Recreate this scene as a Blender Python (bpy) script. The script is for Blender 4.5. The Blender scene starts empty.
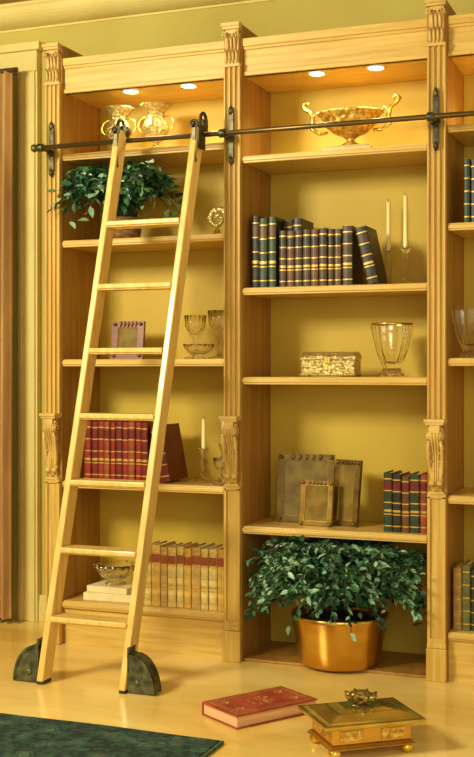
import bpy, bmesh, math, random
from mathutils import Vector, Matrix
random.seed(7)
S=bpy.context.scene
S.view_settings.view_transform='Standard'
COL=S.collection

def lin(c):
    o=[]
    for x in c:
        x/=255.0
        o.append(x/12.92 if x<=.04045 else ((x+.055)/1.055)**2.4)
    return (o[0],o[1],o[2],1)

def mat(name,c1,c2=None,scale=(8,8,8),rough=.5,metal=0,bump=0,trans=0,ior=1.45,detail=4,coat=0,emit=0,nscale=1.0,pos=(.35,.65)):
    m=bpy.data.materials.new(name); m.use_nodes=True
    nt=m.node_tree; b=nt.nodes['Principled BSDF']
    b.inputs['Roughness'].default_value=rough; b.inputs['Metallic'].default_value=metal
    b.inputs['IOR'].default_value=ior
    if trans: b.inputs['Transmission Weight'].default_value=trans
    if coat: b.inputs['Coat Weight'].default_value=coat
    if emit:
        b.inputs['Emission Color'].default_value=lin(c1); b.inputs['Emission Strength'].default_value=emit
    tc=nt.nodes.new('ShaderNodeTexCoord'); mp=nt.nodes.new('ShaderNodeMapping')
    mp.inputs['Scale'].default_value=scale
    nz=nt.nodes.new('ShaderNodeTexNoise'); nz.inputs['Scale'].default_value=nscale; nz.inputs['Detail'].default_value=detail
    nt.links.new(tc.outputs['Object'],mp.inputs[0]); nt.links.new(mp.outputs[0],nz.inputs['Vector'])
    cr=nt.nodes.new('ShaderNodeValToRGB')
    cr.color_ramp.elements[0].position=pos[0]; cr.color_ramp.elements[1].position=pos[1]
    cr.color_ramp.elements[0].color=lin(c1); cr.color_ramp.elements[1].color=lin(c2 or c1)
    nt.links.new(nz.outputs['Fac'],cr.inputs[0]); nt.links.new(cr.outputs[0],b.inputs['Base Color'])
    if bump:
        bp=nt.nodes.new('ShaderNodeBump'); bp.inputs['Strength'].default_value=bump; bp.inputs['Distance'].default_value=.01
        nt.links.new(nz.outputs['Fac'],bp.inputs['Height']); nt.links.new(bp.outputs[0],b.inputs['Normal'])
    return m

WOODV=mat('maple_vertical',(214,178,92),(192,152,66),(60,60,3),rough=.42,bump=.05)
WOODH=mat('maple_horizontal',(222,186,100),(202,162,76),(3,60,60),rough=.38,bump=.05)
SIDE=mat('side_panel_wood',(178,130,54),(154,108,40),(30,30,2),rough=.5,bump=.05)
BACK=mat('mustard_back_panel',(206,174,58),(196,162,48),(2,2,2),rough=.55)
CARVE=mat('carved_wood',(220,186,104),(200,162,84),(12,12,12),rough=.4,bump=.05)
LADW=mat('ladder_wood',(236,202,118),(220,178,90),(50,50,3),rough=.33,coat=.2)
WALL=mat('wall_paint',(192,174,86),(180,160,74),(1.5,1.5,1.5),rough=.8)
CEIL=mat('ceiling_paint',(174,138,74),(160,124,62),(2,2,2),rough=.9)
TRIM=mat('cream_trim',(224,204,128),(214,192,112),(3,3,3),rough=.5)
FLOOR=mat('golden_floor',(246,216,130),(216,174,80),(.8,2.4,1),rough=.15,bump=.02,detail=6,pos=(.38,.62))
METAL=mat('dark_iron',(96,90,66),(60,56,40),(40,40,40),rough=.42,metal=.7)
GUARD=mat('mottled_iron',(112,112,80),(62,64,46),(30,30,30),rough=.45,metal=.5,bump=.15)
RAILM=mat('rail_bronze',(120,98,56),(92,74,40),(5,40,40),rough=.35,metal=.7)
GOLD=mat('polished_gold',(246,212,104),(226,186,76),(12,12,12),rough=.22,metal=1)
GOLDR=mat('chased_gold',(248,214,112),(176,130,50),(60,60,60),rough=.4,metal=.85,bump=.8)
BRASS=mat('brass_planter',(222,176,84),(196,148,58),(4,4,10),rough=.24,metal=.95)
PALEB=mat('pale_green_brass',(228,204,104),(196,168,70),(10,10,10),rough=.18,metal=.9)
SILG=mat('silver_gold_filigree',(240,220,150),(150,124,58),(110,110,110),rough=.22,metal=.75,bump=.9)
GILT=mat('gilt_tooling',(220,180,90),(190,148,64),(60,60,60),rough=.4,metal=.5)
PAPER=mat('page_paper',(236,220,170),(218,198,144),(4,4,160),rough=.9)
WAX=mat('candle_wax',(252,234,166),(248,226,150),rough=.5)
WICK=mat('wick',(40,34,28),rough=.9)
LAMP=mat('lamp_lens',(255,246,220),rough=.4,emit=14)
WHITE=mat('lamp_ring',(240,226,180),rough=.5)
SOIL=mat('soil',(58,40,26),(36,26,18),(60,60,60),rough=1,bump=.6)
LEAFS=[mat('leaf_dark',(34,68,40),(20,46,30),(14,14,14),rough=.3),
       mat('leaf_mid',(72,122,76),(46,92,58),(14,14,14),rough=.3),
       mat('leaf_glint',(164,200,160),(110,158,120),(14,14,14),rough=.3)]  # palest tone: glints on the foliage painted in as leaf colour
STEM=mat('stem_green',(50,80,36),(38,60,28),rough=.6)
BASKET=mat('wicker',(150,106,56),(96,64,32),(40,40,90),rough=.8,bump=.6)
CURT=mat('olive_rose_curtain',(196,156,96),(160,120,66),(10,10,2),rough=.85)
REDW=mat('mahogany',(140,72,40),(104,50,30),(8,40,40),rough=.35)
ART=mat('painting_canvas',(140,116,56),(116,94,46),(14,14,14),rough=.12,pos=(.4,.6))
GL2=mat('cut_crystal',(255,255,250),(252,250,242),(50,50,50),rough=.0,trans=1,ior=1.16,bump=.1,coat=1)

# ---------------------------------------------------------------- mesh builder
class MB:
    def __init__(s): s.v=[];s.f=[];s.m=[];s.s=[]
    def add(s,vs,fs,mi=0,sm=False):
        b=len(s.v); s.v+= [tuple(p) for p in vs]
        for f in fs: s.f.append([b+i for i in f]); s.m.append(mi); s.s.append(sm)
        return s
    def box(s,x0,x1,y0,y1,z0,z1,mi=0):
        return s.add([(x0,y0,z0),(x1,y0,z0),(x1,y1,z0),(x0,y1,z0),(x0,y0,z1),(x1,y0,z1),(x1,y1,z1),(x0,y1,z1)],
          [(0,3,2,1),(4,5,6,7),(0,1,5,4),(1,2,6,5),(2,3,7,6),(3,0,4,7)],mi)
    def lathe(s,prof,c=(0,0,0),n=32,mi=0,scal=0,ns=12,close=True,sx=1,sy=1,sm=True):
        vs=[];fs=[]
        for (r,z) in prof:
            for i in range(n):
                a=2*math.pi*i/n; rr=r*(1+scal*math.cos(ns*a))
                vs.append((c[0]+sx*rr*math.cos(a),c[1]+sy*rr*math.sin(a),c[2]+z))
        for k in range(len(prof)-1):
            for i in range(n):
                j=(i+1)%n
                fs.append((k*n+i,k*n+j,(k+1)*n+j,(k+1)*n+i))
        s.add(vs,fs,mi,sm)
        b=len(s.v)-len(vs)
        if close:
            s.f.append([b+i for i in range(n)][::-1]);s.m.append(mi);s.s.append(False)
            s.f.append([b+(len(prof)-1)*n+i for i in range(n)]);s.m.append(mi);s.s.append(False)
        return s
    def tube(s,pts,r,n=8,mi=0):
        pts=[Vector(p) for p in pts]; vs=[];fs=[]
        rs=r if isinstance(r,(list,tuple)) else [r]*len(pts)
        up=None
        for k,p in enumerate(pts):
            t=(pts[min(k+1,len(pts)-1)]-pts[max(k-1,0)]).normalized()
            if up is None:
                up=Vector((0,0,1)) if abs(t.z)<.9 else Vector((1,0,0))
            a=(up-t*up.dot(t)).normalized(); b=t.cross(a); up=a
            for i in range(n):
                g=2*math.pi*i/n
                vs.append(p+(a*math.cos(g)+b*math.sin(g))*rs[k])
        for k in range(len(pts)-1):
            for i in range(n):
                j=(i+1)%n; fs.append((k*n+i,k*n+j,(k+1)*n+j,(k+1)*n+i))
        fs.append(tuple(range(n))[::-1]); fs.append(tuple((len(pts)-1)*n+i for i in range(n)))
        return s.add(vs,fs,mi,True)
    def cyl(s,p0,p1,r,n=20,mi=0): return s.tube([p0,p1],r,n,mi)
    def prism(s,poly,fn,a0,a1,mi=0,sm=False):
        n=len(poly)
        vs=[fn(p,a0) for p in poly]+[fn(p,a1) for p in poly]
        fs=[(i,(i+1)%n,n+(i+1)%n,n+i) for i in range(n)]
        s.add(vs,fs,mi,sm)
        b=len(s.v)-len(vs)
        s.f.append([b+i for i in range(n)][::-1]);s.m.append(mi);s.s.append(False)
        s.f.append([b+n+i for i in range(n)]);s.m.append(mi);s.s.append(False)
        return s
    def obj(s,name,mats,parent=None,loc=(0,0,0),rot=(0,0,0),bevel=0,label=None,cat=None,group=None,kind=None,winv=False,sub=0):
        me=bpy.data.meshes.new(name); me.from_pydata(s.v,[],s.f)
        if not isinstance(mats,(list,tuple)): mats=[mats]
        for m in mats: me.materials.append(m)
        for i,p in enumerate(me.polygons): p.material_index=s.m[i]; p.use_smooth=s.s[i]
        bm=bmesh.new(); bm.from_mesh(me); bmesh.ops.recalc_face_normals(bm,faces=bm.faces); bm.to_mesh(me); bm.free()
        o=bpy.data.objects.new(name,me); COL.objects.link(o)
        o.location=loc; o.rotation_euler=rot
        if parent:
            o.parent=parent
            if winv: o.matrix_parent_inverse=Matrix.Translation(-parent.location)
        if bevel:
            b=o.modifiers.new('b','BEVEL'); b.width=bevel; b.segments=2; b.limit_method='ANGLE'
        if sub:
            b=o.modifiers.new('s','SUBSURF'); b.levels=sub; b.render_levels=sub
        tag(o,label,cat,group,kind)
        return o
def tag(o,label=None,cat=None,group=None,kind=None):
    if label:o['label']=label
    if cat:o['category']=cat
    if group:o['group']=group
    if kind:o['kind']=kind
def empty(name,loc,label,cat,group=None,rot=(0,0,0)):
    e=bpy.data.objects.new(name,None); e.empty_display_size=.1; e.location=loc; e.rotation_euler=rot
    COL.objects.link(e); tag(e,label,cat,group); return e

# ---------------------------------------------------------------- room shell
MB().box(-5,2.2,-6,.5,-.1,0).obj('floor',FLOOR,kind='structure',label='golden polished floor')
MB().box(-5,2.2,.392,.5,0,3.02).obj('wall_back',WALL,kind='structure',label='warm olive yellow painted wall')
MB().box(-5.1,-5,-6,.5,0,3.02).obj('wall_left',WALL,kind='structure',label='warm olive yellow painted wall')
MB().box(-5.1,2.2,-6,.5,3.02,3.1).obj('ceiling',CEIL,kind='structure',label='warm tan ceiling')
cp=[(.392,3.02),(.28,3.02),(.282,3.008)]+[(.392-.10*math.sin(math.pi/2*(1-j/8))-.004,2.925+.075*(1-math.cos(math.pi/2*(1-j/8)))) for j in range(9)]+[(.386,2.915),(.392,2.915)]
MB().prism(cp,lambda p,x:(x,p[0],p[1]),-5,2.2).obj('trim_1',TRIM,kind='structure',label='cream crown moulding')
MB().box(-3.0,-2.742,.372,.392,0,.13).box(-3.0,-2.742,.366,.392,0,.10).obj('baseboard_back',TRIM,kind='structure',bevel=.003,label='cream baseboard')
w=MB().box(-3.11,-3.0,.355,.392,0,2.70).box(-3.095,-3.08,.345,.392,0,2.70).box(-3.02,-3.01,.345,.392,0,2.70)
w.box(-4.3,-3.0,.35,.392,2.70,2.80).box(-4.3,-2.98,.335,.392,2.80,2.84)
w.obj('trim_2',TRIM,kind='structure',bevel=.003,label='cream window casing')
m=MB(); n=240; vs=[];fs=[]
zs=[.03,.4,.8,1.2,1.6,2.0,2.4,2.68]
for z in zs:
    for i in range(n+1):
        x=-4.2+ i/n*1.13; vs.append((x,.25+(.022+.006*math.sin(z*1.3))*math.sin(i*.62+.5*math.sin(z*1.1))+.01*math.sin(i*.13+z),z))
for k in range(len(zs)-1):
    for i in range(n): fs.append((k*(n+1)+i,k*(n+1)+i+1,(k+1)*(n+1)+i+1,(k+1)*(n+1)+i))
m.add(vs,fs,0,True)
cur=empty('curtain',(-3.6,.25,0),'long olive-brown softly pleated curtain hanging beside the bookcase','curtain')
m.obj('curtain_fabric',CURT,cur,winv=True)
MB().cyl((-4.3,.27,2.69),(-3.06,.27,2.69),.012).obj('curtain_rod',RAILM,cur,winv=True)

# ---------------------------------------------------------------- bookcase
BC=empty('bookcase',(-1.4,.19,0),'built-in maple bookcase with fluted pilasters and mustard back','bookcase')
D=.36
PX=[-2.697,-1.828,-.956,-.092]
BAYS=[(-2.657,-1.868),(-1.788,-.996),(-.916,-.132)]
for x in PX:
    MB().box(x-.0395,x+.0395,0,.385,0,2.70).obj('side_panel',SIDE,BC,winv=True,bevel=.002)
for (a,b) in BAYS:
    MB().box(a,b,D,.385,0.0,2.63).obj('back_panel',BACK,BC,winv=True)
    h=MB().box(a,b,.02,D,2.482,2.50).box(a,b,.02,.045,2.482,2.63).box(a,b,.005,.045,2.605,2.64).box(a,b,.012,.045,2.592,2.606).box(a,b,.012,.03,2.482,2.50)
    h.obj('header',WOODH,BC,winv=True,bevel=.003)
def shelf(a,b,z,t=.032):
    mm=MB().box(a+.001,b-.001,.012,D-.001,z-t+.004,z)
    mm.box(a+.001,b-.001,.004,.02,z-t,z-.002)
    mm.box(a+.001,b-.001,-.002,.01,z-t+.008,z-.008)
    mm.obj('shelf',WOODH,BC,winv=True,bevel=.003)
for z in (2.208,1.818,1.282,.736,.195):
    shelf(*BAYS[0],z); shelf(*BAYS[2],z)
for z in (2.142,1.583,1.205,.573): shelf(*BAYS[1],z)
for k in (0,2):
    MB().box(BAYS[k][0]+.001,BAYS[k][1]-.001,.02,.04,0,.163).obj('kick_board',WOODH,BC,winv=True)
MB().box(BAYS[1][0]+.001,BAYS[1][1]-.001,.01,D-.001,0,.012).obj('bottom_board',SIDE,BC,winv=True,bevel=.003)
def pilaster(xc):
    w=.036
    poly=[(-w,0.0),(-w,-.018)]
    nf=3; fw=.0165; gap=(2*w-nf*fw)/(nf+1)
    for k in range(nf):
        x0=-w+gap+k*(fw+gap)
        for j in range(9):
            a=math.pi*j/8
            poly.append((x0+fw/2-fw/2*math.cos(a),-.018+.013*math.sin(a)))
    poly+=[(w,-.018),(w,0.0)]
    m=MB().prism(poly,lambda p,z:(xc+p[0],p[1],z),1.03,2.53)
    m.box(xc-w,xc+w,-.010,0,.15,.745)
    m.box(xc-w,xc-w+.011,-.018,-.01,.17,.73).box(xc+w-.011,xc+w,-.018,-.01,.17,.73)
    m.box(xc-w,xc+w,-.018,-.01,.15,.17).box(xc-w,xc+w,-.018,-.01,.725,.745)
    P=m.obj('pilaster',WOODV,BC,winv=True)
    MB().box(xc-.040,xc+.040,-.026,0,0,.13).box(xc-.038,xc+.038,-.021,0,.13,.15).obj('pilaster_base',WOODV,P,bevel=.004)
    c=MB()
    c.box(xc-.041,xc+.041,-.040,0,2.686,2.70).box(xc-.038,xc+.038,-.032,0,2.675,2.686)
    c.box(xc-.030,xc+.030,-.018,0,2.53,2.675).box(xc-.037,xc+.037,-.024,0,2.518,2.530)
    for k in range(4):
        xx=xc-.024+k*.016
        c.tube([(xx,-.018,2.532),(xx,-.022,2.552),(xx,-.025,2.572),(xx,-.033,2.588),(xx,-.033,2.580)],[.004,.0065,.006,.004,.002],8)
    for k in range(3):
        xx=xc-.016+k*.016
        c.tube([(xx,-.019,2.575),(xx,-.023,2.605),(xx,-.028,2.63),(xx,-.038,2.652),(xx,-.039,2.642)],[.004,.0065,.006,.004,.002],8)
    for sx in(-1,1):
        pts=[];rr=[]
        for k in range(15):
            a=-.5+k*.55; r=.018*math.exp(-.12*k)
            pts.append((xc+sx*(.026+r*math.cos(a)*.6),-.034,2.652+r*math.sin(a))); rr.append(.0038*math.exp(-.05*k))
        c.tube(pts,rr,7)
        c.cyl((xc+sx*.028,-.031,2.652),(xc+sx*.028,0,2.652),.010,14)
    c.obj('capital',CARVE,P)
    pr=[]
    for j in range(25):
        t=j/24; z=1.02-.27*t
        y=-.014-.040*(1-t)**1.2-.007*math.sin(t*math.pi*3.2)
        pr.append((y,z))
    prof=[(0,1.02)]+pr+[(0,.75)]
    c=MB().prism(prof,lambda p,x:(x,p[0],p[1]),xc-.020,xc+.020)
    c.box(xc-.040,xc+.040,-.066,0,1.028,1.04).box(xc-.036,xc+.036,-.060,0,1.018,1.028)
    c.box(xc-.030,xc+.030,-.022,0,.742,.752)
    for k in range(3):
        xx=(k-1)*.013
        n_=len(pr[3:])
        c.tube([(xc+xx*(1-.6*i/n_),p[0]-.002,p[1]) for i,p in enumerate(pr[3:])],[.0055*(1-.55*i/n_) for i in range(n_)],8)
    for sx in (-1,1):
        pts=[];rr=[]
        for k in range(22):
            a=1.9-k*.5; r=.028*math.exp(-.085*k)
            pts.append((xc+sx*(.024+.0006*k),-.034+r*math.cos(a),.975+r*math.sin(a))); rr.append(.006*math.exp(-.03*k))
        c.tube(pts,rr,8)
        c.cyl((xc+sx*.0,-.034,.975),(xc+sx*.028,-.034,.975),.022,20)
        c.tube([(xc+sx*.024,-.050,.955),(xc+sx*.027,-.044,.92),(xc+sx*.027,-.036,.88),(xc+sx*.024,-.026,.84),(xc+sx*.019,-.020,.80),(xc+sx*.012,-.018,.765)],[.006,.008,.007,.006,.005,.003],8)
        for q in range(5):
            zz=.93-q*.033; o_=.030-.002*q
            c.tube([(xc+sx*(o_-.014),-.046+q*.006,zz+.012),(xc+sx*o_,-.044+q*.006,zz+.004),(xc+sx*(o_+.006),-.034+q*.005,zz-.010)],[.003,.0055,.0015],6)
        c.cyl((xc+sx*.006,-.024,.785),(xc+sx*.026,-.024,.785),.011,14)
    c.obj('corbel',CARVE,P)
for x in PX: pilaster(x)
for k,x in enumerate((-2.351,-2.069,-1.481,-1.226,-.66,-.40)):
    dl=MB().lathe([(.031,-.001),(.031,-.004),(.040,-.005),(.040,0)],(x,.08,2.4815),28,close=False).obj('downlight',WHITE,BC,winv=True)
    MB().lathe([(.0305,-.0045),(.0305,-.0005)],(x,.08,2.4815),24).obj('lamp_lens',LAMP,dl)
    L=bpy.data.lights.new('spot','SPOT'); L.energy=7.5; L.color=(1,.88,.54); L.spot_size=2.5; L.spot_blend=.7; L.shadow_soft_size=.03
    o=bpy.data.objects.new('downlight_lamp',L); o.location=(x,.12,2.47); COL.objects.link(o); o.parent=dl

# ---------------------------------------------------------------- rail
RZ=2.217; RY=-.12
R=empty('ladder_rail',(-1.4,RY,RZ),'dark bronze rail for the rolling ladder fixed across the bookcase','rail')
MB().cyl((-2.725,RY,RZ),(-.05,RY,RZ),.0105,20).lathe([(.004,-.018),(.014,-.012),(.016,0),(.014,.012),(.004,.018)],(-2.728,RY,RZ),16).obj('rail_rod',RAILM,R,winv=True)
for x in PX:
    b=MB()
    b.box(x-.013,x+.013,-.030,-.0185,2.13,2.32)
    b.lathe([(.004,-.02),(.010,-.01),(.012,0),(.009,.012),(.003,.022)],(x,-.026,2.33),14)
    b.lathe([(.003,-.02),(.009,-.01),(.012,0),(.009,.012),(.004,.02)],(x,-.026,2.12),14)
    b.cyl((x,-.022,RZ),(x,RY,RZ),.010,16)
    b.cyl((x-.014,RY,RZ),(x+.014,RY,RZ),.018,20)
    b.cyl((x,-.030,RZ),(x,-.038,RZ),.021,20)
    b.obj('rail_bracket',METAL,R,winv=True,bevel=.002)

# ---------------------------------------------------------------- ladder
B0=Vector((-2.215,-.60,0)); T0=Vector((-2.105,-.155,RZ))
def lad(z): return B0+(T0-B0)*(z/RZ)
LD=empty('library_ladder',tuple(B0),'light maple rolling library ladder leaning on the bookcase rail','ladder')
HW=.180
for sx in (-1,1):
    z0,z1=.012,2.255
    vs=[]
    for z in (z0,z1):
        c=lad(z)
        for (dx,dy) in((-.014,-.038),(.014,-.038),(.014,.038),(-.014,.038)): vs.append((c.x+sx*HW+dx,c.y+dy,z))
    MB().add(vs,[(0,3,2,1),(4,5,6,7),(0,1,5,4),(1,2,6,5),(2,3,7,6),(3,0,4,7)]).obj('stile',LADW,LD,winv=True,bevel=.005)
for i in range(7):
    z=.262+.2655*i; c=lad(z)
    MB().box(c.x-HW+.013,c.x+HW-.013,c.y-.050,c.y+.045,z-.020,z).box(c.x-HW+.013,c.x+HW-.013,c.y-.043,c.y+.038,z-.026,z-.018).obj('tread',LADW,LD,winv=True,bevel=.004)
for sx in(-1,1):
    c=lad(2.22); x=c.x+sx*HW
    b=MB()
    b.box(x-.010,x+.010,c.y-.046,c.y-.037,2.10,2.25)
    b.cyl((x,c.y-.046,2.25),(x,c.y-.037,2.25),.019,24).cyl((x,c.y-.046,2.10),(x,c.y-.037,2.10),.013,20)
    b.box(x+sx*.0145-.002,x+sx*.0145+.004,c.y-.030,c.y+.040,2.15,2.25)
    pts=[]
    for k in range(9):
        a=math.pi*(k/8); pts.append((x+.012*sx,RY-.004+.034*math.cos(math.pi-a),2.262+.045*math.sin(a)))
    b.tube([(x+.012*sx,c.y,2.20)]+pts+[(x+.012*sx,RY+.030,2.235)],.0075,10)
    P=b.obj('top_bracket',METAL,LD,winv=True,bevel=.002)
    MB().cyl((x,RY-.013,2.2555),(x,RY+.013,2.2555),.028,32).cyl((x,RY-.020,2.2555),(x,RY+.020,2.2555),.010,16).obj('roller',METAL,P,bevel=.003)
    MB().cyl((x,c.y-.055,2.25),(x,c.y-.046,2.25),.010,20).obj('bracket_bolt',RAILM,P)
    MB().cyl((x,c.y-.053,2.10),(x,c.y-.046,2.10),.006,12).obj('bracket_bolt',RAILM,P)
    f=lad(.05); x=f.x+sx*(HW+.015)
    q=.90
    prof=[(0,0.004),(0,.165*q)]
    for j in range(11):
        a=math.pi/2*(1-j/10); prof.append(((.01+.118*math.cos(a)**.85)*q,(.01+.155*math.sin(a)**1.15)*q))
    prof.append((.13*q,.004))
    g=MB().prism(prof,lambda p,y:(x+sx*p[0],y,p[1]),f.y-.028,f.y-.022)
    g.prism(prof,lambda p,y:(x+sx*p[0],y,p[1]),f.y+.022,f.y+.028)
    rim=[(p[0],p[1]) for p in prof[1:-1]]
    inn=[(max(p[0]-.006,0),max(p[1]-.008,.004)) for p in rim][::-1]
    g.prism(rim+inn,lambda p,y:(x+sx*p[0],y,p[1]),f.y-.032,f.y+.032)
    g.cyl((x+sx*.042,f.y-.036,.045),(x+sx*.042,f.y+.036,.045),.011,16)
    g.box(min(x,x+sx*.006),max(x,x+sx*.006),f.y-.03,f.y+.03,.03,.175)
    G=g.obj('foot_guard',GUARD,LD,winv=True)
    MB().cyl((x+sx*.042,f.y-.016,.043),(x+sx*.042,f.y+.016,.043),.041,32).obj('wheel',METAL,G,bevel=.004)
    c0=lad(.012); MB().box(c0.x+sx*HW-.013,c0.x+sx*HW+.013,c0.y-.033,c0.y+.033,0.0005,.013).obj('rubber_foot',METAL,LD,winv=True)

# ---------------------------------------------------------------- books
def leather(name,c,var=.75): return mat(name,c,tuple(x*var for x in c),(24,24,24),rough=.42,bump=.15)
BM={k:leather('leather_'+k,c) for k,c in dict(green=(48,66,38),black=(48,40,26),brown=(108,70,32),darkbrown=(78,54,26),red=(156,42,28),wine=(120,32,24),rust=(160,76,38),
   cream=(230,200,116),ochre=(218,176,78),tan=(200,158,88),olive=(112,108,50)).items()}
def book(x,y,z,t,d,h,c,label,group,lean=0,bands=5,yaw=0,lab=None,name='book'):
    m=MB(); t2=t/2-.0008; cv=.003
    m.box(-t2,-t2+cv,0.006,d,0,h).box(t2-cv,t2,0.006,d,0,h)
    poly=[(-t2,.008)]+[(-t2*math.cos(math.pi*j/8),.006-.007*math.sin(math.pi*j/8)) for j in range(9)]+[(t2,.008)]
    m.prism(poly,lambda p,zz:(p[0],p[1],zz),0,h,0,False)
    m.box(-t2+cv,t2-cv,.008,d-.006,.004,h-.006,1)
    for k in range(bands):
        zc=h*(.10+.80*k/(bands-1))
        pp=[(p[0]*1.01,p[1]-.0016) for p in poly]
        m.prism(pp,lambda p,zz:(p[0],p[1],zz),zc-.0024,zc+.0024,2)
    if lab is not None:
        pp=[(p[0]*.97,p[1]-.001) for p in poly]
        m.prism(pp,lambda p,zz:(p[0],p[1],zz),h*.72,h*.86,3)
        m.prism(pp,lambda p,zz:(p[0],p[1],zz),h*.34,h*.38,2)
    return m.obj(name,[BM[c],PAPER,GILT,BM[lab or c]],loc=(x,y,z+.0008),rot=(0,lean,yaw),label=label,cat='book',group=group)
def row(x0,x1,n,y,z,h,cols,label,group,d=.16,hv=.01,lab=None,seed=1):
    rnd=random.Random(seed); ws=[rnd.uniform(.85,1.15) for _ in range(n)]; sw=sum(ws); x=x0
    for i in range(n):
        w=ws[i]/sw*(x1-x0); c=cols[i%len(cols)]
        book(x+w/2,y+rnd.uniform(0,.008),z,w*.985,d,h+rnd.uniform(-hv,hv),c,label,group,lab=lab)
        x+=w
g='dark leather volumes on the upper shelf'
row(-1.768,-1.655,3,.05,1.583,.305,['black','green','green'],'tall dark green leather book with gilt bands',g,d=.19,lab='brown',seed=3)
row(-1.652,-1.565,2,.13,1.583,.30,['darkbrown','black'],'tall dark brown leather book with gilt bands',g,d=.17,seed=4)
row(-1.64,-1.365,8,.04,1.583,.238,['darkbrown','brown','darkbrown'],'dark brown leather book with gilt tooling',g,d=.075,hv=.003,lab='black',seed=5)
book(-1.338,.04,1.583,.045,.17,.245,'darkbrown','thick dark brown leather book with gilt bands',g,lab='black')
book(-1.230,.04,1.589,.05,.17,.238,'black','black leather book leaning against the row',g,lean=-.225,lab='darkbrown')
g='red leather set behind the ladder'
row(-2.575,-2.255,10,.05,.736,.265,['red','wine','red','rust'],'red leather book with gilt bands',g,hv=.004,lab='wine',seed=6)
book(-2.168,.04,.7415,.055,.20,.25,'wine','dark red leather book leaning beside the red set',g,lean=-.19)
g='pale bindings on the low shelf'
row(-2.275,-1.885,10,.05,.195,.262,['cream','ochre','tan','cream'],'cream and gold bound book with red-brown label',g,hv=.004,lab='rust',seed=8)
g='small volumes beside the display frames'
row(-1.19,-1.005,5,.05,.573,.235,['green','black','brown','green','rust'],'dark green and brown leather book with gilt bands',g,hv=.006,lab='wine',seed=9)
g='tan and green books in the end bay'
row(-.905,-.62,8,.05,.195,.25,['tan','olive','green','ochre'],'tan and green leather book with gilt bands',g,seed=10)

FB=empty('large_book',(-1.464,-.886,0),'large red hardcover book with gilt cover lying on the floor','book',rot=(0,0,math.radians(57.2)))
RC=mat('red_cloth',(176,78,54),(146,54,40),(14,14,14),rough=.5)
PP=mat('cream_pages',(240,196,146),(212,156,108),(2,2,240),rough=.8)
MB().box(0,.36,0,.215,.001,.006).box(0,.36,0,.215,.042,.048).box(0,.36,.209,.216,.003,.046).obj('cover',RC,FB,bevel=.002)
MB().box(.006,.354,.006,.209,.0062,.0418).obj('page_block',PP,FB)
m=MB()
for (a,b,c,d) in((.015,.345,.012,.016),(.015,.345,.197,.201),(.015,.019,.012,.201),(.341,.345,.012,.201),(.03,.33,.028,.030),(.03,.33,.183,.185),(.03,.032,.028,.185),(.328,.33,.028,.185)): m.box(a,b,c,d,.048,.0486)
for (cx,cy,r0) in ((.18,.107,.05),(.06,.06,.018),(.30,.06,.018),(.06,.155,.018),(.30,.155,.018)):
    for k in range(8):
        a0=k*math.pi/4
        m.tube([(cx+r0*.25*math.cos(a0),cy+r0*.25*math.sin(a0),.0484),(cx+r0*math.cos(a0+.25),cy+r0*math.sin(a0+.25),.0484),(cx+r0*.8*math.cos(a0+.6),cy+r0*.8*math.sin(a0+.6),.0484)],.0012,5)
m.obj('cover_tooling',GILT,FB)

# brass casket
CK=empty('brass_casket',(-1.02,-.905,0),'ornate brass casket with low hipped lid and flower knob','box',rot=(0,0,math.radians(38)))
def frust(m,hx0,hy0,z0,hx1,hy1,z1,mi=0):
    m.add([(-hx0,-hy0,z0),(hx0,-hy0,z0),(hx0,hy0,z0),(-hx0,hy0,z0),(-hx1,-hy1,z1),(hx1,-hy1,z1),(hx1,hy1,z1),(-hx1,hy1,z1)],
          [(0,3,2,1),(4,5,6,7),(0,1,5,4),(1,2,6,5),(2,3,7,6),(3,0,4,7)],mi)
m=MB()
frust(m,.15,.11,.03,.14,.10,.042); frust(m,.135,.095,.042,.135,.095,.096); frust(m,.137,.097,.09,.15,.109,.102)
m.obj('casket_body',BRASS,CK,bevel=.003)
for (x0,x1) in((-.11,-.03),(.03,.11)):
    for (y0,y1) in ((-.099,-.094),(.094,.099)):
        MB().box(x0,x1,y0,y1,.052,.086).obj('relief_panel',GOLDR,CK,bevel=.002)
for sx in (-1,1): MB().box(min(sx*.133,sx*.139),max(sx*.133,sx*.139),-.06,.06,.052,.086).obj('relief_panel',GOLDR,CK,bevel=.002)
for sx in(-1,1):
    for sy in(-1,1):
        MB().lathe([(.012,0),(.02,.006),(.022,.018),(.014,.032)],(sx*.125,sy*.085,.0005),16).obj('casket_foot',GOLD,CK)
m=MB(); frust(m,.172,.130,.102,.175,.133,.114); frust(m,.164,.122,.114,.150,.108,.120); frust(m,.146,.104,.120,.105,.068,.132); frust(m,.10,.064,.132,.065,.042,.139)
LID=m.obj('lid',PALEB,CK,bevel=.003)
m=MB().lathe([(.036,.136),(.024,.142),(.014,.148),(.016,.158),(.030,.164),(.038,.172),(.028,.180),(.008,.186)],n=32,scal=.12,ns=8)
for k in range(8):
    a=k*math.pi/4; m.tube([(.01*math.cos(a),.01*math.sin(a),.158),(.042*math.cos(a),.042*math.sin(a),.164),(.056*math.cos(a),.056*math.sin(a),.176)],[.007,.011,.003],8)
m.obj('knob',mat('aged_brass',(176,146,74),(104,88,48),(50,50,50),rough=.3,metal=.8),LID)

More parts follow.
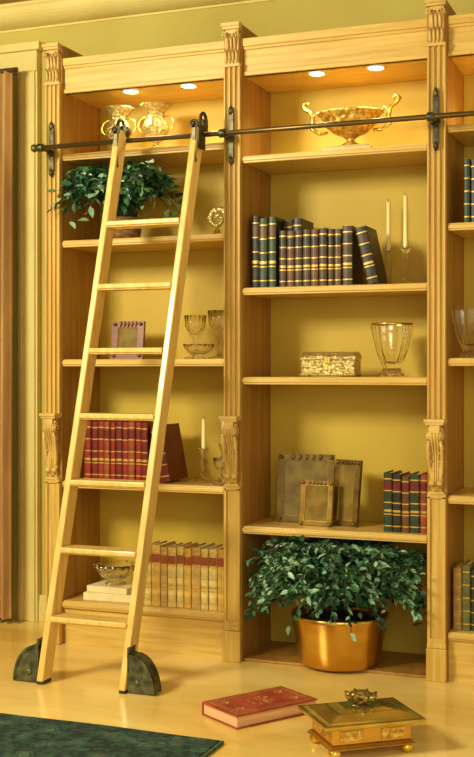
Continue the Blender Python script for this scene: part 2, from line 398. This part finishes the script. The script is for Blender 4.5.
# ---------------------------------------------------------------- plants
def foliage(seed,nst,rx,ry,zb,H,leaf,clampf,droop=.5,bias=(0,0),nl=14,t0=.3,m=None,ring=None,wts=(4,4,2.4),wid=.30,hj=.2):
    rnd=random.Random(seed); m=m or MB()
    for _ in range(nst):
        a=rnd.uniform(0,2*math.pi) if ring is None else rnd.uniform(*ring[0])
        q=math.sqrt(rnd.random()) if ring is None else rnd.uniform(*ring[1])
        ex=q*rx*math.cos(a)+bias[0]*q; ey=q*ry*math.sin(a)+bias[1]*q
        ez=zb+H*(1-droop*q*q*rnd.uniform(.4,1.6))*rnd.uniform(1-hj,1)
        p0=Vector((rnd.uniform(-.05,.05),rnd.uniform(-.05,.05),zb)); p2=Vector((ex,ey,ez)); p1=Vector((ex*.45,ey*.45,max(ez,zb+H*.7)+.04))
        pts=[]
        for k in range(7):
            t=k/6; p=p0*(1-t)**2+p1*2*t*(1-t)+p2*t*t; pts.append(clampf(p))
        m.tube(pts,.0018,5,3)
        tone=rnd.choices((0,1,2),wts)[0]
        for k in range(nl):
            t=t0+(1-t0)*k/(nl-1)+rnd.uniform(-.03,.03)
            p=p0*(1-t)**2+p1*2*t*(1-t)+p2*t*t
            out=Vector((ex,ey,0)); out=out.normalized() if out.length>1e-4 else Vector((1,0,0))
            d=(out*rnd.uniform(.2,1)+Vector((rnd.uniform(-1,1),rnd.uniform(-1,1),rnd.uniform(-1,.6)))).normalized()
            nrm=Vector((rnd.uniform(-.6,.6),rnd.uniform(-.9,.3),rnd.uniform(.3,1)))
            sd=d.cross(nrm).normalized(); up=sd.cross(d).normalized()
            L=leaf*rnd.uniform(.7,1.3); W=L*wid
            P=clampf(p+d*L*.5)-d*L*.5
            vs=[P,P+d*L*.3+sd*W*.85+up*L*.05,P+d*L*.6+sd*W*.8+up*L*.04,P+d*L-up*L*.1,P+d*L*.6-sd*W*.8+up*L*.04,P+d*L*.3-sd*W*.85+up*L*.05,P+d*L*.3-up*L*.03,P+d*L*.62-up*L*.03]
            mi=tone if rnd.random()<.5 else rnd.choices((0,1,2),wts)[0]
            m.add(vs,[(0,1,6),(0,6,5),(1,2,7,6),(6,7,4,5),(2,3,7),(7,3,4)],mi,True)
    return m
PC=Vector((-1.385,.09,.0125))
P1=empty('potted_plant',tuple(PC),'large bushy green plant in a round brass planter','potted plant')
m=MB().lathe([(.154,0),(.162,.004),(.168,.02),(.180,.08),(.192,.14),(.201,.19),(.204,.208),(.201,.211),(.196,.208),(.192,.19),(.182,.15)],n=64)
m.obj('planter',BRASS,P1)
MB().lathe([(.180,.165),(.178,.172)],n=40).obj('soil',SOIL,P1)
def cl1(p):
    w=p+PC
    w.y=max(-.28,min(.30,w.y))
    if w.y>-.06: w.z=min(w.z,.50)
    w.z=max(w.z,.145)
    if w.z<.245:
        q=Vector((w.x-PC.x,w.y-PC.y))
        if q.length<.235 and q.length>1e-3:
            if q.length<.17: w.z=.245
            else:
                q=q.normalized()*.235; w.x=PC.x+q.x; w.y=PC.y+q.y
    if w.y>-.05: w.x=max(-1.745,min(-1.04,w.x))
    else: w.x=max(-1.79,min(-1.0,w.x))
    w.z=min(w.z,.55)
    return w-PC
m=foliage(3,270,.42,.34,.19,.40,.037,cl1,droop=.60,nl=18,t0=.15,wid=.26,hj=.30,wts=(4,4,3))
foliage(11,110,.43,.35,.20,.23,.036,cl1,droop=.75,nl=17,t0=.2,m=m,ring=((math.pi*.95,math.pi*2.05),(.5,1)),wts=(3,4,4),wid=.26,hj=.4)
m.obj('foliage',LEAFS+[STEM],P1)
PC2=Vector((-2.40,.13,1.819))
P2=empty('trailing_plant',tuple(PC2),'dark green leafy plant in a wicker pot spilling over the shelf','potted plant')
MB().lathe([(.06,0),(.066,.03),(.072,.08),(.078,.10),(.070,.10),(.066,.085)],n=32).obj('wicker_pot',BASKET,P2)
MB().lathe([(.066,.08),(.064,.086)],n=24).obj('soil',SOIL,P2)
def cl2(p):
    w=p+PC2
    w.y=max(-.075,min(.31,w.y)); w.z=max(w.z,1.865)
    if w.y>-.045: w.x=max(-2.61,w.x); w.z=min(w.z,2.14)
    w.x=max(w.x,-2.70); w.z=min(w.z,2.17)
    return w-PC2
foliage(5,130,.30,.24,.09,.30,.050,cl2,droop=.72,bias=(0,-.1),nl=13,t0=.2,wid=.26,hj=.35,wts=(4,4,2.5)).obj('foliage',LEAFS+[STEM],P2)

# ---------------------------------------------------------------- gold footed bowl
GB=empty('gold_centerpiece_bowl',(-1.355,.15,2.1425),'gilded footed bowl with scrolled handles on a square plinth','bowl')
MB().box(-.105,.105,-.07,.07,0,.022).box(-.09,.09,-.06,.06,.022,.032).obj('plinth',mat('ivory_plinth',(240,224,164),(226,202,134),rough=.4),GB,bevel=.003)
MB().lathe([(.05,.032),(.045,.04),(.02,.052),(.016,.062),(.028,.072),(.07,.09),(.105,.12),(.118,.145),(.13,.165),(.142,.172),(.142,.178),(.125,.172),(.11,.145),(.09,.115),(.03,.09),(.005,.088)],n=48,scal=.025,ns=16,sy=.7).obj('bowl_body',GOLDR,GB)
for sx in(-1,1):
    pts=[(sx*x,0,z) for x,z in((.10,.10),(.135,.095),(.17,.12),(.165,.155),(.175,.19),(.20,.205),(.212,.222),(.20,.236),(.185,.228),(.188,.215))]
    q=[(sx*x,0,z) for x,z in((.125,.165),(.145,.19),(.165,.175),(.158,.15))]
    MB().tube(pts,[.006,.008,.009,.009,.008,.008,.008,.007,.006,.005],10).tube(q,.006,8).obj('handle',GOLD,GB)
for (x,lb) in((-2.447,.0),(-2.262,.01)):
    U=empty('gold_urn',(x,.15,2.2085),'gilded footed urn with two small handles under the downlights','urn',group='pair of gilded urns')
    MB().box(-.035,.035,-.035,.035,0,.012).lathe([(.03,.012),(.024,.022),(.012,.035),(.014,.045),(.035,.06),(.055,.09),(.060,.115),(.052,.14),(.038,.158),(.034,.172),(.045,.19),(.066,.212),(.07,.218),(.062,.217),(.04,.195),(.03,.175)],n=40,scal=.03,ns=12).obj('urn_body',SILG,U)
    for sx in(-1,1):
        MB().tube([(sx*a,0,z) for a,z in((.052,.10),(.078,.105),(.088,.13),(.078,.155),(.06,.165),(.04,.165))],.005,8).obj('handle',GOLD,U)

# ---------------------------------------------------------------- glass things
def vase(x,y,z,s,label,prof=None,name='crystal_vase',grp=None,ring=True,cat='vase',cut=False):
    prof=prof or [(.046,0),(.05,.008),(.04,.02),(.034,.035),(.040,.05),(.050,.07),(.058,.09),(.066,.115),(.071,.14),(.076,.165),(.080,.19),(.083,.214),(.079,.214),(.070,.15),(.057,.10),(.036,.064),(.004,.055)]
    e=empty(name,(x,y,z),label,cat,grp)
    MB().lathe([(r*s,zz*s) for r,zz in prof],n=32 if cut else 64,scal=.05,ns=16,sm=not cut).obj('glass_body',GL2,e)
    if ring:
        zt=max(p[1] for p in prof)*s; rt=max(p[0] for p in prof)*s
        MB().lathe([(rt*1.0,zt+.0005),(rt*1.05,zt+.003),(rt*1.03,zt+.008),(rt*.92,zt+.008),(rt*.92,zt+.0005)],n=40,scal=.02,ns=16,close=False).obj('gilt_rim',GOLD,e)
    return e
vase(-1.172,.13,1.206,1.0,'large cut crystal vase with gilded rim on shelf',cut=True)
vase(-.84,.09,1.283,.9,'cut crystal vase on the end bay shelf',ring=False,cut=True)
def candle(x,y,z,hs,hc,label,grp):
    e=empty('candlestick',(x,y,z),label,'candlestick',grp)
    k=hs/.16
    MB().lathe([(.036,0),(.037,.005),(.018,.012),(.010,.022),(.016,.035*k),(.009,.05*k),(.013,.075*k),(.020,.095*k),(.010,.11*k),(.012,.13*k),(.022,.15*k),(.022,.16*k),(.012,.16*k),(.010,.15*k)],n=24,scal=.03,ns=12,sm=False).obj('glass_stem',GL2,e)
    c=MB().lathe([(.0095,hs*.955),(.0095,hs),(.0085,hs+hc-.004),(.004,hs+hc)],n=20).obj('candle',WAX,e)
    MB().cyl((0,0,hs+hc),(0,0.002,hs+hc+.01),.0012,6).obj('wick',WICK,c)
g='ivory candles in glass holders'
candle(-1.222,.275,1.584,.17,.20,'glass candlestick with tall ivory taper beside dark books',g)
candle(-1.112,.12,1.584,.16,.21,'glass candlestick with tall ivory taper beside dark books',g)
g='glass candlesticks on the middle shelf'
candle(-2.045,.19,.737,.15,.13,'short glass candlestick with ivory candle',g)
candle(-1.965,.23,.737,.17,.11,'short glass candlestick with ivory candle',g)
goblet=[(.032,0),(.033,.004),(.008,.01),(.005,.03),(.006,.06),(.018,.075),(.030,.10),(.033,.135),(.0315,.135),(.028,.10),(.014,.08),(.003,.076)]
vase(-1.93,.10,.737,.85,'small stemmed crystal goblet',goblet,'goblet','crystal goblets',ring=False,cat='glass')
vase(-2.09,.20,1.283,1.45,'tall stemmed crystal goblet',goblet,'goblet','crystal goblets',ring=False,cat='glass')
vase(-1.975,.21,1.283,1.6,'tall stemmed crystal goblet',goblet,'goblet','crystal goblets',ring=False,cat='glass')
dish=[(.035,0),(.036,.006),(.02,.014),(.05,.03),(.072,.055),(.078,.075),(.075,.075),(.067,.055),(.044,.033),(.004,.026)]
vase(-2.02,.075,1.283,.85,'low cut crystal dish',dish,'crystal_bowl',None,ring=False,cat='bowl')
e=empty('shell_ornament',(-1.95,.12,1.819),'small brass scroll ornament on a round foot','ornament')
pts=[];rs=[]
for k in range(26):
    a=k*.36; r=.052*math.exp(-.14*a); pts.append((r*math.cos(a)+.0,0,.075+r*math.sin(a))); rs.append(.003+r*.28)
MB().tube(pts,rs,12).obj('scroll',SILG,e)
MB().lathe([(.036,0),(.038,.006),(.014,.014),(.012,.03),(.004,.036)],n=28).obj('foot',PALEB,e)
g='dark books on the end bay upper shelf'
row(-.862,-.74,4,.05,1.818,.25,['green','black','green','darkbrown'],'dark green leather book with gilt bands',g,seed=21)

# ---------------------------------------------------------------- frames and boxes
def frame(x,y,z,w,h,label,fm,tilt=-.12,yaw=0,b=.02,grp=None):
    e=empty('picture_frame',(x,y,z),label,'picture frame',grp,rot=(tilt,0,yaw))
    f=MB().box(-w/2,w/2,0,.016,0,b).box(-w/2,w/2,0,.016,h-b,h).box(-w/2,-w/2+b,0,.016,b,h-b).box(w/2-b,w/2,0,.016,b,h-b)
    for sx in(-1,1):
        for zz in (b/2,h-b/2): f.lathe([(.004,-.008),(.009,-.004),(.010,0),(.009,.004),(.004,.008)],(sx*(w/2-b/2),-.002,zz),12)
    for k in range(-2,3): f.tube([(k*w*.12,-.001,h-b*.9),(k*w*.12+.006,-.005,h-b*.4),(k*w*.12+.002,-.001,h-.002)],[.003,.005,.002],6)
    f.obj('frame_border',fm,e)
    MB().box(-w/2+b,w/2-b,.007,.013,b,h-b).obj('picture',ART,e)
    i=b*.85
    MB().box(-w/2+i,w/2-i,.002,.008,i,i+.005).box(-w/2+i,w/2-i,.002,.008,h-i-.005,h-i).box(-w/2+i,-w/2+i+.005,.002,.008,i,h-i).box(w/2-i-.005,w/2-i,.002,.008,i,h-i).obj('gilt_liner',GILT,e)
OAK=mat('olive_gold_frame',(138,108,48),(96,74,34),(18,18,18),rough=.28,metal=.4,bump=.1)
frame(-1.575,.20,.575,.25,.295,'olive-brown framed picture leaning at the back of the shelf',OAK,yaw=.1,b=.028)
frame(-1.50,.11,.575,.15,.19,'small gilt framed picture in front of a larger frame',mat('antique_gilt',(170,134,60),(130,98,44),(18,18,18),rough=.3,metal=.6,bump=.1),yaw=-.15,b=.018)
frame(-1.385,.15,.575,.13,.28,'tall narrow olive-brown frame standing on shelf',OAK,yaw=-.35,b=.024)
frame(-2.41,.15,1.284,.16,.175,'small mahogany framed picture behind the ladder',REDW,b=.03)
e=empty('trinket_casket',(-1.435,.13,1.206),'silver-gold filigree trinket casket with domed lid on shelf','box')
MB().box(-.117,.117,-.05,.05,0.010,.07).box(-.123,.123,-.055,.055,.004,.014).obj('box_body',SILG,e,bevel=.004)
for sx in(-1,1):
    for sy in(-1,1): MB().lathe([(.006,0),(.010,.004),(.008,.012)],(sx*.11,sy*.042,0),12).obj('casket_foot',PALEB,e)
poly=[(-.053,.072),(-.05,.085),(-.035,.098),(0,.105),(.035,.098),(.05,.085),(.053,.072)]
MB().prism(poly,lambda p,x:(x,p[0],p[1]),-.121,.121).obj('lid',SILG,e,bevel=.003)
MB().box(-.012,.012,-.062,-.055,.055,.08).obj('clasp',GOLD,e,bevel=.002)
g='pale books stacked under the glass bowl'
WC=mat('ivory_cloth',(240,224,172),(226,206,150),(10,10,10),rough=.6)
z=.1955
for (w,d,h,yw) in((.24,.17,.034,.05),(.21,.15,.028,-.08)):
    e=empty('book',(-2.46,.14,z),'ivory cloth book lying flat on the low shelf','book',g,rot=(0,0,yw))
    MB().box(-w/2,w/2,-d/2,d/2,0,.003).box(-w/2,w/2,-d/2,d/2,h-.003,h).box(-w/2,w/2,-d/2-.001,-d/2+.004,.001,h-.001).obj('cover',WC,e,bevel=.001)
    MB().box(-w/2+.004,w/2-.004,-d/2+.004,d/2-.004,.003,h-.003).obj('page_block',PAPER,e)
    z+=h+.0005
vase(-2.46,.14,z+.0005,1.25,'wide cut crystal bowl on stacked books',dish,'crystal_bowl',None,ring=False,cat='bowl')

# ---------------------------------------------------------------- rug
RUG=bpy.data.materials.new('green_floral_rug'); RUG.use_nodes=True
nt=RUG.node_tree; b=nt.nodes['Principled BSDF']; b.inputs['Roughness'].default_value=.95
tc=nt.nodes.new('ShaderNodeTexCoord')
nw=nt.nodes.new('ShaderNodeTexNoise'); nw.inputs['Scale'].default_value=9
nt.links.new(tc.outputs['Object'],nw.inputs['Vector'])
ad=nt.nodes.new('ShaderNodeVectorMath'); ad.operation='MULTIPLY_ADD'; ad.inputs[1].default_value=(.14,.14,0)
nt.links.new(nw.outputs['Color'],ad.inputs[0]); nt.links.new(tc.outputs['Object'],ad.inputs[2])
v=nt.nodes.new('ShaderNodeTexVoronoi'); v.inputs['Scale'].default_value=11; nt.links.new(ad.outputs[0],v.inputs['Vector'])
nz=nt.nodes.new('ShaderNodeTexNoise'); nz.inputs['Scale'].default_value=40; nt.links.new(tc.outputs['Object'],nz.inputs['Vector'])
r1=nt.nodes.new('ShaderNodeValToRGB'); nt.links.new(v.outputs['Distance'],r1.inputs[0])
E=r1.color_ramp.elements
E[0].position=.06; E[0].color=lin((120,88,60)); E[1].position=.60; E[1].color=lin((18,40,32))
for p_,c_ in ((.13,(44,66,46)),(.22,(90,112,82)),(.28,(24,50,40)),(.40,(54,90,72)),(.46,(16,36,30))):
    x_=E.new(p_); x_.color=lin(c_)
r2=nt.nodes.new('ShaderNodeValToRGB'); nt.links.new(nz.outputs['Fac'],r2.inputs[0])
r2.color_ramp.elements[0].position=.42; r2.color_ramp.elements[0].color=lin((12,26,24)); r2.color_ramp.elements[1].position=.60; r2.color_ramp.elements[1].color=lin((60,96,76))
mx=nt.nodes.new('ShaderNodeMix'); mx.data_type='RGBA'; mx.inputs[0].default_value=.4
nt.links.new(r1.outputs[0],mx.inputs[6]); nt.links.new(r2.outputs[0],mx.inputs[7]); nt.links.new(mx.outputs[2],b.inputs['Base Color'])
e=empty('area_rug',(-2.6,-2.0,0),'dark green floral rug with lighter woven border on the floor','rug')
def rugpoly(off):
    P=[(-4.4-off,-3.0),(-4.4-off,-1.055+off)]
    x=-4.3
    while x<-1.50:
        P.append((x,-1.05+off+.004*math.sin(x*9.1))); x+=.05
    P+=[(-1.46+off,-1.055+off),(-1.46+off,-3.0)]; return P
MB().prism(rugpoly(0),lambda p,z:(p[0],p[1],z),.0005,.014).obj('rug_field',RUG,e,winv=True)
MB().prism(rugpoly(.012),lambda p,z:(p[0],p[1],z),.0004,.011).obj('rug_binding',mat('rug_binding',(88,104,66),(50,72,46),(60,60,60),rough=.9),e,winv=True)

# ---------------------------------------------------------------- lights
def area(name,loc,tgt,size,en,col):
    L=bpy.data.lights.new(name,'AREA'); L.energy=en; L.size=size; L.color=col
    o=bpy.data.objects.new(name,L); o.location=loc; COL.objects.link(o)
    o.rotation_euler=(Vector(tgt)-Vector(loc)).to_track_quat('-Z','Y').to_euler()
area('key_light',(-3.4,-3.4,2.8),(-1.6,0,1.1),.9,200,(1,.96,.68))
area('fill_light',(.6,-4.8,2.3),(-1.6,0,1.1),2.2,55,(1,.96,.68))
W=bpy.data.worlds.new('world'); S.world=W; W.use_nodes=True
W.node_tree.nodes['Background'].inputs[0].default_value=(1,.96,.66,1); W.node_tree.nodes['Background'].inputs[1].default_value=.70

# ---------------------------------------------------------------- camera
cam=bpy.data.cameras.new('camera'); cam.sensor_fit='VERTICAL'; cam.sensor_height=24; cam.lens=37.09; cam.shift_y=-.0112
co=bpy.data.objects.new('camera',cam); co.location=(0,-4.62,1.234); co.rotation_euler=(math.pi/2,0,math.radians(21.4)); COL.objects.link(co)
S.camera=co
